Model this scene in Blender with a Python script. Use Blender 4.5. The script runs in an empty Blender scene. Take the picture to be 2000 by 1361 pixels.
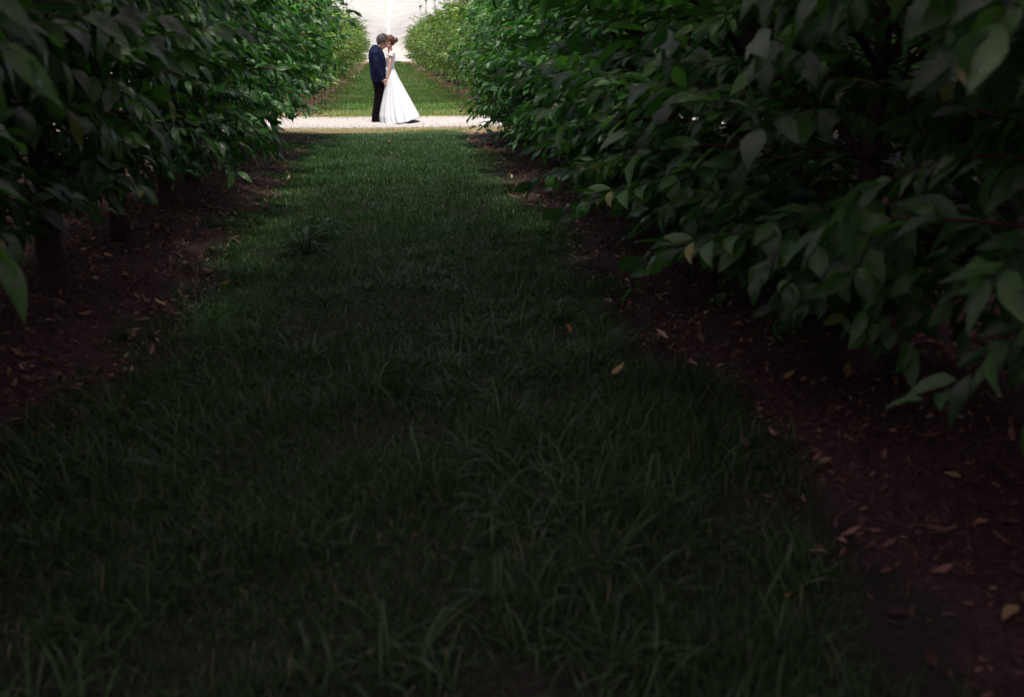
import bpy, math, random
import numpy as np
from mathutils import Vector, Matrix
random.seed(7); rng = np.random.default_rng(11)
R = math.radians
scene = bpy.context.scene; C = scene.collection

# ------------------------------------------------------------------ camera
cam_d = bpy.data.cameras.new('camera'); cam = bpy.data.objects.new('camera', cam_d); C.objects.link(cam)
cam.location = (0, 0, 1.6); cam.rotation_euler = (R(90 - 16.98), 0, R(-7.01))
cam_d.sensor_width = 36; cam_d.lens = 35; cam_d.clip_start = 0.05; cam_d.clip_end = 3000
cam_d.dof.use_dof = True; cam_d.dof.focus_distance = 21.0; cam_d.dof.aperture_fstop = 2.4
scene.camera = cam
scene.render.resolution_x = 1024; scene.render.resolution_y = 696
scene.cycles.max_bounces = 7; scene.cycles.diffuse_bounces = 5; scene.cycles.glossy_bounces = 2
scene.cycles.transmission_bounces = 5; scene.cycles.transparent_max_bounces = 8
scene.cycles.use_denoising = True
scene.cycles.sample_clamp_indirect = 6
# ------------------------------------------------------------------ light
SUN_AZ, SUN_EL = R(178), R(75)
w = bpy.data.worlds.new('World'); scene.world = w; w.use_nodes = True
nt = w.node_tree; bg = nt.nodes['Background']; sky = nt.nodes.new('ShaderNodeTexSky')
sky.sky_type = 'NISHITA'; sky.sun_disc = False; sky.sun_elevation = SUN_EL; sky.sun_rotation = SUN_AZ
sky.air_density = 1.0; sky.dust_density = 4.0; sky.ozone_density = 1.0
nt.links.new(sky.outputs[0], bg.inputs[0]); bg.inputs[1].default_value = 0.11
sd = bpy.data.lights.new('sun', 'SUN'); sd.energy = 3.7; sd.angle = R(6); sd.color = (1, .94, .86)
sun = bpy.data.objects.new('sun', sd); C.objects.link(sun)
sv = Vector((math.sin(SUN_AZ) * math.cos(SUN_EL), math.cos(SUN_AZ) * math.cos(SUN_EL), math.sin(SUN_EL)))
sun.rotation_euler = sv.to_track_quat('Z', 'Y').to_euler(); sun.location = sv * 60
vs = scene.view_settings; vs.view_transform = 'Standard'; vs.look = 'None'; vs.exposure = 0.62; vs.gamma = 1

# ------------------------------------------------------------------ helpers
def tag(o, label=None, cat=None, group=None, kind=None):
    if label: o['label'] = label
    if cat: o['category'] = cat
    if group: o['group'] = group
    if kind: o['kind'] = kind
    return o
def link(name, me, mat=None, parent=None, loc=(0, 0, 0)):
    o = bpy.data.objects.new(name, me); C.objects.link(o); o.location = loc
    if mat is not None and me is not None:
        for m in (mat if isinstance(mat, (list, tuple)) else [mat]): me.materials.append(m)
    if parent: o.parent = parent
    return o
def empty(name, loc=(0, 0, 0), rz=0):
    o = bpy.data.objects.new(name, None); C.objects.link(o); o.location = loc; o.rotation_euler = (0, 0, rz)
    o.empty_display_size = .2; return o
def copy_tree(o, parent=None):
    c = o.copy(); C.objects.link(c); c.parent = parent
    for ch in list(o.children): copy_tree(ch, c)
    return c
def quads_mesh(name, V, Q, uv=None, rnd=None, smooth=True):
    """V (n,3), Q (m,4); uv (m,4,2); rnd (m,) per-face random"""
    V = np.ascontiguousarray(V, np.float32); Q = np.ascontiguousarray(Q, np.int32)
    me = bpy.data.meshes.new(name)
    me.vertices.add(len(V)); me.vertices.foreach_set('co', V.ravel())
    me.loops.add(Q.size); me.loops.foreach_set('vertex_index', Q.ravel())
    me.polygons.add(len(Q)); me.polygons.foreach_set('loop_start', np.arange(0, Q.size, 4, dtype=np.int32))
    me.polygons.foreach_set('loop_total', np.full(len(Q), 4, np.int32))
    me.polygons.foreach_set('use_smooth', np.full(len(Q), smooth, bool))
    if uv is not None:
        l = me.uv_layers.new(name='UVMap'); l.data.foreach_set('uv', np.ascontiguousarray(uv, np.float32).ravel())
    if rnd is not None:
        a = me.attributes.new('rnd', 'FLOAT', 'FACE'); a.data.foreach_set('value', np.ascontiguousarray(rnd, np.float32))
    me.update(calc_edges=True); return me
def nrm(a): return a / np.maximum(np.linalg.norm(a, axis=-1, keepdims=True), 1e-9)
class MB:
    """collects closed pieces into one mesh"""
    def __init__(s): s.v = []; s.f = []
    def add(s, V, F):
        b = len(s.v); s.v += [tuple(map(float, p)) for p in V]; s.f += [tuple(b + i for i in f) for f in F]; return s
    def loft(s, rings, cap=True):
        n = len(rings[0]); V = [p for r in rings for p in r]; F = []
        for i in range(len(rings) - 1):
            for j in range(n):
                a, b = i * n + j, i * n + (j + 1) % n; F.append((a, b, b + n, a + n))
        if cap: F.append(tuple(reversed(range(n)))); F.append(tuple((len(rings) - 1) * n + j for j in range(n)))
        return s.add(V, F)
    def tube(s, pts, rads, n=10, flat=1.0, up=(0, 0, 1)):
        pts = [Vector(p) for p in pts]; rings = []; ref = Vector(up)
        for i, p in enumerate(pts):
            t = (pts[min(i + 1, len(pts) - 1)] - pts[max(i - 1, 0)]).normalized()
            r_ = ref if abs(t.dot(ref)) < .95 else Vector((1, 0, 0)) if abs(t.x) < .9 else Vector((0, 1, 0))
            a = t.cross(r_).normalized(); b = t.cross(a).normalized(); rr = rads[i]
            rings.append([tuple(p + a * rr * math.cos(k * 2 * math.pi / n) + b * rr * flat * math.sin(k * 2 * math.pi / n)) for k in range(n)])
        return s.loft(rings)
    def ball(s, c, r, rot=None, n=14, m=9):
        rings = []; M = rot or Matrix.Identity(3)
        for i in range(m + 1):
            ph = math.pi * (i + .02) / (m + .04); ring = []
            for k in range(n):
                v = M @ Vector((r[0] * math.sin(ph) * math.cos(k * 2 * math.pi / n), r[1] * math.sin(ph) * math.sin(k * 2 * math.pi / n), r[2] * math.cos(ph)))
                ring.append((c[0] + v.x, c[1] + v.y, c[2] + v.z))
            rings.append(ring)
        return s.loft(rings)
    def box(s, c, d, rz=0):
        M = Matrix.Rotation(rz, 3, 'Z'); V = []
        for z in (-1, 1):
            for x, y in ((-1, -1), (1, -1), (1, 1), (-1, 1)):
                q = M @ Vector((x * d[0] / 2, y * d[1] / 2, z * d[2] / 2)); V.append((c[0] + q.x, c[1] + q.y, c[2] + q.z))
        return s.add(V, [(3, 2, 1, 0), (4, 5, 6, 7), (0, 1, 5, 4), (1, 2, 6, 5), (2, 3, 7, 6), (3, 0, 4, 7)])
    def mesh(s, name, smooth=True):
        me = bpy.data.meshes.new(name); me.from_pydata(s.v, [], s.f); me.update()
        if smooth: me.polygons.foreach_set('use_smooth', [True] * len(me.polygons))
        return me
    def obj(s, name, mat, parent=None, smooth=True): return link(name, s.mesh(name, smooth), mat, parent)
    def remeshed(s, name, mat, parent=None, voxel=.006, smooth=3):
        tmp = link('tmp', s.mesh('tmp'))
        m = tmp.modifiers.new('r', 'REMESH'); m.mode = 'VOXEL'; m.voxel_size = voxel; m.use_smooth_shade = True
        if smooth: k = tmp.modifiers.new('s', 'SMOOTH'); k.factor = .5; k.iterations = smooth
        dg = bpy.context.evaluated_depsgraph_get()
        me = bpy.data.meshes.new_from_object(tmp.evaluated_get(dg)); me.name = name
        bpy.data.objects.remove(tmp)
        return link(name, me, mat, parent)

# ------------------------------------------------------------------ materials
def newmat(name):
    m = bpy.data.materials.new(name); m.use_nodes = True; nt = m.node_tree
    b = nt.nodes['Principled BSDF']; return m, nt, b
def N(nt, t, **k):
    n = nt.nodes.new('ShaderNode' + t)
    for a, v in k.items():
        if a.startswith('i_'): n.inputs[a[2:].replace('_', ' ')].default_value = v
        else: setattr(n, a, v)
    return n
def ramp(nt, src, stops):
    r = nt.nodes.new('ShaderNodeValToRGB'); e = r.color_ramp.elements
    while len(e) > 1: e.remove(e[0])
    e[0].position = stops[0][0]; e[0].color = (*stops[0][1], 1)
    for p, c in stops[1:]:
        k = e.new(p); k.color = (*c, 1)
    nt.links.new(src, r.inputs[0]); return r.outputs[0]
def mixc(nt, f, a, b, mode='MIX'):
    m = nt.nodes.new('ShaderNodeMix'); m.data_type = 'RGBA'; m.blend_type = mode
    for sock, v in ((m.inputs[0], f), (m.inputs[6], a), (m.inputs[7], b)):
        if hasattr(v, 'is_linked'): nt.links.new(v, sock)
        else: sock.default_value = v if isinstance(v, float) or isinstance(v, int) else (*v, 1)
    return m.outputs[2]
def mth(nt, op, a, b=None, clamp=False):
    m = nt.nodes.new('ShaderNodeMath'); m.operation = op; m.use_clamp = clamp
    for s_, v in ((m.inputs[0], a), (m.inputs[1], b)):
        if v is None: continue
        if hasattr(v, 'is_linked'): nt.links.new(v, s_)
        else: s_.default_value = v
    return m.outputs[0]
def bump(nt, h, bsdf, strength=.4, dist=.01):
    b = nt.nodes.new('ShaderNodeBump'); b.inputs['Strength'].default_value = strength; b.inputs['Distance'].default_value = dist
    nt.links.new(h, b.inputs['Height']); nt.links.new(b.outputs[0], bsdf.inputs['Normal'])
def blade_mat(name, stops, trans=.35, rough=.4, tcol=(1.2, 1.35, .6), veins=False, spec=.5):
    m, nt, b = newmat(name)
    at = N(nt, 'Attribute', attribute_name='rnd'); oi = N(nt, 'ObjectInfo')
    col = ramp(nt, at.outputs['Fac'], stops)
    hs = N(nt, 'HueSaturation'); nt.links.new(col, hs.inputs['Color'])
    v = mth(nt, 'MULTIPLY_ADD', oi.outputs['Random'], .5); v.node.inputs[2].default_value = .75
    nt.links.new(v, hs.inputs['Value']); col = hs.outputs[0]
    if veins:
        uv = N(nt, 'UVMap', uv_map='UVMap'); sx = N(nt, 'SeparateXYZ'); nt.links.new(uv.outputs[0], sx.inputs[0])
        cx = mth(nt, 'ABSOLUTE', mth(nt, 'SUBTRACT', sx.outputs[0], .5))
        mid = mth(nt, 'LESS_THAN', cx, .035)
        wv = mth(nt, 'SINE', mth(nt, 'MULTIPLY', mth(nt, 'SUBTRACT', sx.outputs[1], mth(nt, 'MULTIPLY', cx, .55)), 62.))
        vn = mth(nt, 'GREATER_THAN', wv, .86)
        f = mth(nt, 'MAXIMUM', mth(nt, 'MULTIPLY', mid, .55), mth(nt, 'MULTIPLY', vn, .28))
        col = mixc(nt, f, col, (.11, .22, .08))
        bump(nt, mth(nt, 'SUBTRACT', mth(nt, 'MULTIPLY', wv, -.5), mth(nt, 'MULTIPLY', mid, 1.)), b, .35, .004)
    nt.links.new(col, b.inputs['Base Color']); b.inputs['Roughness'].default_value = rough
    b.inputs['Specular IOR Level'].default_value = spec
    if trans:
        tr = N(nt, 'BsdfTranslucent'); tc = mixc(nt, 1., col, tcol, 'MULTIPLY'); nt.links.new(tc, tr.inputs[0])
        mx = N(nt, 'MixShader'); mx.inputs[0].default_value = trans
        nt.links.new(b.outputs[0], mx.inputs[1]); nt.links.new(tr.outputs[0], mx.inputs[2])
        nt.links.new(mx.outputs[0], nt.nodes['Material Output'].inputs[0])
    return m
def simple(name, col, rough=.7, scale=30, var=.25, bs=.3, bd=.003, metallic=0, spec=.4):
    m, nt, b = newmat(name); tc = N(nt, 'TexCoord'); n = N(nt, 'TexNoise', i_Scale=scale, i_Detail=6.); nt.links.new(tc.outputs['Object'], n.inputs[0])
    c = ramp(nt, n.outputs['Fac'], [(.3, tuple(x * (1 - var) for x in col)), (.7, tuple(min(1, x * (1 + var)) for x in col))])
    nt.links.new(c, b.inputs['Base Color']); b.inputs['Roughness'].default_value = rough; b.inputs['Metallic'].default_value = metallic
    b.inputs['Specular IOR Level'].default_value = spec
    bump(nt, n.outputs['Fac'], b, bs, bd); return m

LEAF = blade_mat('cherry_leaf', [(0, (.026, .085, .026)), (.35, (.052, .160, .040)), (.65, (.095, .255, .060)), (.80, (.18, .38, .12)), (.92, (.34, .52, .27)), (1, (.32, .40, .12))], .38, .27, (1.1, 1.5, .5), True, .6)  # palest greens: leaf undersides, plus highlights put into the colour
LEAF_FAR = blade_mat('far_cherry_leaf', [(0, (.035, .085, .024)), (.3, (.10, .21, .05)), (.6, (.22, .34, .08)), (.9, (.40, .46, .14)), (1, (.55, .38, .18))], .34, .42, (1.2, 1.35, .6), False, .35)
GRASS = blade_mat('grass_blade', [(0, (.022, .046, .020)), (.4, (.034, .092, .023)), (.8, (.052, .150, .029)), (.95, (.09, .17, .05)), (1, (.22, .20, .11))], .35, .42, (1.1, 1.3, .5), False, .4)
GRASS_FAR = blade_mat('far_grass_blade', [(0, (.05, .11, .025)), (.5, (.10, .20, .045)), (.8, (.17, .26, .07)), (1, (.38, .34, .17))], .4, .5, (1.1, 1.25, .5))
LITTER = blade_mat('dead_leaf_litter', [(0, (.045, .028, .024)), (.4, (.10, .057, .042)), (.7, (.20, .115, .07)), (.9, (.38, .25, .14)), (1, (.58, .48, .26))], .15, .6, (1, .8, .5))
YELLOW = blade_mat('yellow_fallen_leaf', [(0, (.42, .34, .12)), (.5, (.50, .42, .20)), (1, (.40, .22, .08))], .25, .5, (1, .9, .5))
WEED = blade_mat('weed_leaf', [(0, (.03, .10, .035)), (1, (.06, .16, .05))], .3, .45, (1.1, 1.4, .5), True)
BARK = simple('bark', (.085, .060, .050), .9, 45, .5, .9, .02)
TWIG = simple('reddish_twig', (.065, .036, .028), .75, 60, .45, .3, .003, 0, .2)
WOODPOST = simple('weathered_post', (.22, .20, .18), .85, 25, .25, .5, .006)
METALPOST = simple('galvanised_post', (.42, .42, .43), .5, 12, .12, .1, .002, .3)
CAPM = simple('dark_cap', (.05, .045, .045), .6)
SKIN = simple('skin', (.60, .36, .27), .5, 40, .06, .05, .001)
NAVY = simple('navy_wool', (.008, .012, .038), .85, 60, .5, .3, .002, 0, .1)
BLACK = simple('black_trouser_wool', (.006, .004, .006), .9, 180, .3, .2, .002, 0, .05)
SATIN = simple('black_satin', (.012, .011, .014), .35)
SHOE = simple('black_leather', (.012, .010, .010), .3)
SHIRT = simple('white_shirt', (.78, .78, .80), .8, 60, .03)
GREYHAIR = simple('grey_hair', (.075, .064, .058), .6, 120, .6, .9, .01)
BROWNHAIR = simple('auburn_hair', (.105, .034, .016), .45, 70, .5, .8, .008)
GOWN = simple('white_gown', (.58, .59, .62), .75, 26, .03, .12, .004)
LACE = simple('white_lace', (.60, .60, .65), .85, 90, .14, .6, .004)
SASH = simple('silver_sash', (.50, .50, .56), .4, 120, .2, .4, .002)
LIP = simple('lips', (.5, .18, .15), .4)

# ground: one sheet; lanes of grass, strips of brown soil, by place
ROWL, ROWR = -2.15, 2.3
m, nt, b = newmat('orchard_ground'); GROUND = m
tc = N(nt, 'TexCoord'); sx = N(nt, 'SeparateXYZ'); nt.links.new(tc.outputs['Object'], sx.inputs[0])
n1 = N(nt, 'TexNoise', i_Scale=2.2, i_Detail=5.); n2 = N(nt, 'TexNoise', i_Scale=28., i_Detail=8., i_Roughness=.75); n3 = N(nt, 'TexVoronoi', i_Scale=42.)
for n in (n1, n2, n3): nt.links.new(tc.outputs['Object'], n.inputs[0])
soil = ramp(nt, n2.outputs['Fac'], [(.25, (.040, .027, .027)), (.5, (.085, .058, .050)), (.72, (.16, .105, .082)), (.85, (.25, .17, .12))])
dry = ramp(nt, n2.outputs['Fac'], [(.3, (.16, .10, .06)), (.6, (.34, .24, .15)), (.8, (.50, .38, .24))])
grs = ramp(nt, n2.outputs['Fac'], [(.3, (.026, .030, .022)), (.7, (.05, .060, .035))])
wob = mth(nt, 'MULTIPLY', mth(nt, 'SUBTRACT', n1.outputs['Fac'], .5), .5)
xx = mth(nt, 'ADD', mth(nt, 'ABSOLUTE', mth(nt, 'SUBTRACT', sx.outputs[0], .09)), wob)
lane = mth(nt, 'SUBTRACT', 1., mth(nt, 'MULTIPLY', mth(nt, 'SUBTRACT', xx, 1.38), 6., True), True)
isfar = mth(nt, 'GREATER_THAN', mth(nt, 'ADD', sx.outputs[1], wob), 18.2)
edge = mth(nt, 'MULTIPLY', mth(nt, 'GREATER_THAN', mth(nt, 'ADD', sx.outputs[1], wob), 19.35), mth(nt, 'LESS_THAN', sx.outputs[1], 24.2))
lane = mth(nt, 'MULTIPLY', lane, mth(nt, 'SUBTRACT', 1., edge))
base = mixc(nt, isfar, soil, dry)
outer = mth(nt, 'GREATER_THAN', mth(nt, 'ABSOLUTE', sx.outputs[0]), 9.)
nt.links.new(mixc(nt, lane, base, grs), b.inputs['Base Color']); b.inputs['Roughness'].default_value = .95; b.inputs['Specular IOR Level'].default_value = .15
bump(nt, mth(nt, 'ADD', n2.outputs['Fac'], mth(nt, 'MULTIPLY', n3.outputs['Distance'], .6)), b, .9, .03)
m, nt, b = newmat('pale_gravel'); GRAVEL = m
tc = N(nt, 'TexCoord'); n1 = N(nt, 'TexNoise', i_Scale=1.1, i_Detail=4.); n2 = N(nt, 'TexNoise', i_Scale=60., i_Detail=6., i_Roughness=.8)
for n in (n1, n2): nt.links.new(tc.outputs['Object'], n.inputs[0])
c1 = ramp(nt, n2.outputs['Fac'], [(.25, (.26, .235, .22)), (.5, (.40, .37, .36)), (.75, (.50, .475, .47))])
c2 = mixc(nt, mth(nt, 'MULTIPLY', n1.outputs['Fac'], .5), c1, (.38, .33, .28))
nt.links.new(c2, b.inputs['Base Color']); b.inputs['Roughness'].default_value = .95; bump(nt, n2.outputs['Fac'], b, .7, .01)

def net_mat(name, col, opac, trans, foldscale, seam=None):
    """woven net: part of the light passes straight through the open mesh, the rest is scattered by the threads"""
    m, nt, b = newmat(name); b.inputs['Base Color'].default_value = (*col, 1); b.inputs['Roughness'].default_value = .8
    tc = N(nt, 'TexCoord'); mp = N(nt, 'Mapping'); mp.inputs['Scale'].default_value = (.35, foldscale, 1.); nt.links.new(tc.outputs['Object'], mp.inputs[0])
    n = N(nt, 'TexNoise', i_Scale=1., i_Detail=6., i_Roughness=.65, i_Distortion=1.2); nt.links.new(mp.outputs[0], n.inputs[0])
    c = ramp(nt, n.outputs['Fac'], [(.3, tuple(x * .66 for x in col)), (.55, col), (.75, tuple(min(1, x * 1.08) for x in col))])  # fold shading put into the net colour
    nt.links.new(c, b.inputs['Base Color']); bump(nt, n.outputs['Fac'], b, .5, .05)
    tr = N(nt, 'BsdfTranslucent'); nt.links.new(c, tr.inputs[0])
    mx = N(nt, 'MixShader'); mx.inputs[0].default_value = trans; nt.links.new(b.outputs[0], mx.inputs[1]); nt.links.new(tr.outputs[0], mx.inputs[2])
    tp = N(nt, 'BsdfTransparent'); m2 = N(nt, 'MixShader'); m2.inputs[0].default_value = opac
    nt.links.new(tp.outputs[0], m2.inputs[1]); nt.links.new(mx.outputs[0], m2.inputs[2]); nt.links.new(m2.outputs[0], nt.nodes['Material Output'].inputs[0])
    return m
WHITENET = net_mat('white_net', (.78, .745, .72), .64, .80, 2.5)
SEAMNET = net_mat('white_seam', (.95, .95, .97), .8, .85, 9.)
DARK = {}
def added_darknet(op, thick=1.):
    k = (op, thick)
    if k not in DARK: DARK[k] = net_mat('added_violet_net', (.38 * thick, .25 * thick, .37 * thick), op, .75, 2.)  # added net: violet threads tint the near shade, thick scales their fill light
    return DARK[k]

# ------------------------------------------------------------------ ground
def vnoise(x, y, s, seed=0):
    r = np.random.default_rng(seed); T = r.random((64, 64))
    x = x * s; y = y * s; xi = np.floor(x).astype(int); yi = np.floor(y).astype(int); fx = x - xi; fy = y - yi
    fx = fx * fx * (3 - 2 * fx); fy = fy * fy * (3 - 2 * fy)
    g = lambda a, b_: T[a % 64, b_ % 64]
    return (g(xi, yi) * (1 - fx) + g(xi + 1, yi) * fx) * (1 - fy) + (g(xi, yi + 1) * (1 - fx) + g(xi + 1, yi + 1) * fx) * fy
def sstep(a, b, x):
    t = np.clip((x - a) / (b - a), 0, 1); return t * t * (3 - 2 * t)
def gz(x, y):
    x = np.asarray(x, float); y = np.asarray(y, float)
    flat = sstep(18.2, 19.2, y) * (1 - sstep(24.2, 25.5, y))
    berm = .15 * np.exp(-((x + 2.35) / .55) ** 2) + .11 * np.exp(-((x - 2.5) / .6) ** 2)
    rough = (vnoise(x, y, 1.7, 3) - .5) * .10 + (vnoise(x, y, 5., 4) - .5) * .05
    lane = 1 - np.clip((np.abs(x - .09) - 1.2) / .4, 0, 1)
    near = 1 - sstep(26, 40, y) * .5
    h = (berm + rough * (1 - .75 * lane)) * (1 - flat) * near
    return np.where((np.abs(x) > 12) | (y < -12) | (y > 100), -.02, h)
xs = np.unique(np.concatenate([np.linspace(-6, 6, 121), np.linspace(-14, 14, 57), [-400, -120, -50, -25, 25, 50, 120, 400]]))
ys = np.unique(np.concatenate([np.linspace(-14, 0, 15), np.linspace(0, 20, 201), np.linspace(20, 40, 81), np.linspace(40, 104, 65), [-300, -60, -25, 130, 180, 300, 600, 1500]]))
X, Y = np.meshgrid(xs, ys); V = np.stack([X, Y, gz(X, Y)], -1).reshape(-1, 3)
i = np.arange(len(ys) - 1)[:, None] * len(xs) + np.arange(len(xs) - 1)[None]; i = i.ravel()
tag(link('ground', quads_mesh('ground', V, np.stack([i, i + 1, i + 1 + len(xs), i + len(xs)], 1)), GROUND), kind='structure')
# gravel path crossing the rows
xs = np.linspace(-45, 45, 361); n = len(xs)
near_e = 20.55 + (vnoise(xs, xs * 0, 1.3, 8) - .5) * .5 + .05 * xs * 0; far_e = 23.55 + (vnoise(xs, xs * 0, 1.1, 9) - .5) * .5
V = []
for k in range(13):
    yy = near_e + (far_e - near_e) * k / 12; zz = gz(xs, yy) + .006 + (.012 * math.sin(math.pi * k / 12)); V.append(np.stack([xs, yy, zz], 1))
V = np.concatenate(V); i = (np.arange(12)[:, None] * n + np.arange(n - 1)[None]).ravel()
tag(link('path', quads_mesh('path', V, np.stack([i, i + 1, i + 1 + n, i + n], 1)), GRAVEL), kind='structure')

n = 6500; x = rng.uniform(-4.5, 5.5, n); y = rng.uniform(20.2, 23.6, n); rr_ = rng.uniform(.006, .02, n); z = gz(x, y) + .012; c0 = np.stack([x, y, z], 1)
oc = np.array([[1, 0, 0], [0, 1, 0], [-1, 0, 0], [0, -1, 0], [0, 0, .7], [0, 0, -.7]]); V = (c0[:, None] + oc[None] * rr_[:, None, None] * rng.uniform(.6, 1.3, (n, 6, 1))).reshape(-1, 3)
q = np.array([[0, 1, 4, 4], [1, 2, 4, 4], [2, 3, 4, 4], [3, 0, 4, 4]]); F = (np.arange(n)[:, None, None] * 6 + q[None, :, :3]).reshape(-1, 3)
me = bpy.data.meshes.new('gravel'); me.from_pydata(V.tolist(), [], F.tolist()); me.update(); a_ = me.attributes.new('rnd', 'FLOAT', 'FACE'); a_.data.foreach_set('value', np.repeat(rng.random(n), 4).astype(np.float32))
tag(link('gravel', me, blade_mat('loose_stone', [(0, (.18, .16, .15)), (.4, (.38, .36, .34)), (1, (.52, .50, .49))], 0, .9)), 'loose pale stones scattered over the path the couple stand on', 'gravel', kind='stuff')

# ------------------------------------------------------------------ leaves
def leaf_geo(P, D, U, L, W, curl, fold, st=5, prof=None):
    """P base, D tip direction, U upper normal, arrays; returns V, Q, UV (st stations x 3 across)"""
    n = len(P); D = nrm(D); U = nrm(U - D * (U * D).sum(1, keepdims=True)); S = np.cross(D, U)
    t = np.linspace(0, 1, st); wp = np.interp(t, [0, .12, .35, .55, .8, .92, 1], prof or [.06, .55, 1, .92, .46, .15, .02])
    # arc in the D-U plane (tip bends down)
    ang = curl[:, None] * t[None]; dx = np.cos(ang); dz = -np.sin(ang)
    cx = np.concatenate([np.zeros((n, 1)), np.cumsum((dx[:, 1:] + dx[:, :-1]) / 2, 1)], 1) / (st - 1)
    cz = np.concatenate([np.zeros((n, 1)), np.cumsum((dz[:, 1:] + dz[:, :-1]) / 2, 1)], 1) / (st - 1)
    mid = P[:, None] + (cx * L[:, None])[..., None] * D[:, None] + (cz * L[:, None])[..., None] * U[:, None]
    hw = (W[:, None] / 2) * wp[None]
    so = S[:, None] * (hw * np.cos(fold)[:, None])[..., None]; up = U[:, None] * (hw * np.sin(fold)[:, None])[..., None]
    wav = (rng.normal(0, .06, (n, st)) * W[:, None])[..., None] * U[:, None]
    V = np.stack([mid - so + up + wav, mid, mid + so + up - wav], 2).reshape(-1, 3)   # n, st, 3
    q = []
    for a in range(st - 1):
        for c in range(2): q.append([a * 3 + c, a * 3 + c + 1, a * 3 + c + 4, a * 3 + c + 3])
    q = np.array(q); Q = (np.arange(n)[:, None, None] * (st * 3) + q[None]).reshape(-1, 4)
    uvt = np.array([[(k % 3) / 2, (k // 3) / (st - 1)] for k in range(st * 3)])[q]
    return V, Q, np.tile(uvt[None], (n, 1, 1, 1)).reshape(-1, 4, 2), (st - 1) * 2

def tubes_geo(paths, rads, sides=4):
    """paths (n,k,3), rads (n,k)"""
    n, k, _ = paths.shape; T = nrm(np.gradient(paths, axis=1)); ref = np.zeros_like(T); ref[..., 2] = 1; ref[..., 0] = .13
    A = nrm(np.cross(T, ref)); B = np.cross(T, A); th = np.arange(sides) * 2 * math.pi / sides
    V = paths[:, :, None] + rads[..., None, None] * (A[:, :, None] * np.cos(th)[:, None] + B[:, :, None] * np.sin(th)[:, None])
    q = []
    for a in range(k - 1):
        for c in range(sides): d = (c + 1) % sides; q.append([a * sides + c, a * sides + d, (a + 1) * sides + d, (a + 1) * sides + c])
    Q = (np.arange(n)[:, None, None] * (k * sides) + np.array(q)[None]).reshape(-1, 4)
    return V.reshape(-1, 3), Q

def crown_parts(shoots, per, H, aw, bw, lmin, lmax, z0=.62, st=5, updir=.0, taper_low=.8):
    """returns (leaf arrays, twig arrays)"""
    az = rng.uniform(0, 2 * math.pi, shoots); zs = z0 + (H - z0 - .35) * rng.random(shoots) ** .92
    env = np.interp((zs - z0) / (H - z0), [0, .12, .3, .6, .85, 1], [taper_low, .98, 1.05, .95, .66, .3])
    rr = env * rng.uniform(.62, 1.06, shoots)
    s0 = np.stack([rng.normal(0, .05, shoots), rng.normal(0, .12, shoots), zs], 1)
    e = np.stack([np.cos(az) * aw * rr, np.sin(az) * bw * rr, zs + rng.uniform(-.22, .42, shoots) + updir * rng.random(shoots)], 1)
    e[:, 2] = np.where(zs < z0 + .3, zs + rng.uniform(-.2, .14, shoots), e[:, 2])
    mid = (s0 + e) / 2; mid[:, 2] += rng.uniform(.05, .28, shoots); mid += rng.normal(0, .06, (shoots, 3))
    t = np.linspace(0, 1, 7)[None, :, None]
    path = s0[:, None] * (1 - t) ** 2 + 2 * mid[:, None] * t * (1 - t) + e[:, None] * t ** 2
    rad = np.interp(np.linspace(0, 1, 7), [0, 1], [.008, .0016])[None] * rng.uniform(.8, 1.3, (shoots, 1))
    # leaves alternate along each shoot
    tt = (np.linspace(.22, 1, per)[None] + rng.normal(0, .012, (shoots, per))).clip(.1, 1)[..., None]
    s_, m_, e_ = s0[:, None], mid[:, None], e[:, None]
    P = s_ * (1 - tt) ** 2 + 2 * m_ * tt * (1 - tt) + e_ * tt ** 2
    T = nrm(2 * (1 - tt) * (m_ - s_) + 2 * tt * (e_ - m_))
    side = nrm(np.cross(T, np.array([0, 0, 1.])))
    sg = np.where((np.arange(per)[None] + rng.integers(0, 2, (shoots, 1))) % 2 == 0, 1., -1.)[..., None]
    down = rng.uniform(.0, .88, (shoots, per, 1)) ** 1.2
    D = T * rng.uniform(.7, 1.4, (shoots, per, 1)) + side * sg * rng.uniform(.1, .75, (shoots, per, 1)) + rng.normal(0, .2, (shoots, per, 3))
    D[..., 2] -= down[..., 0] - .55 * (rng.random(down.shape[:2]) < .16)
    U = np.zeros_like(D); U[..., 2] = 1; U += T * .7 + rng.normal(0, .55, U.shape)
    Pf = P.reshape(-1, 3); Df = nrm(D.reshape(-1, 3)); Uf = U.reshape(-1, 3)
    Pf = Pf + Df * rng.uniform(.012, .035, (len(Pf), 1))
    nL = len(Pf); L = lmin + (lmax - lmin) * rng.beta(1.6, 1.3, nL); W = L * rng.uniform(.36, .52, nL)
    return (Pf, Df, Uf, L, W), (path, rad)

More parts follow.
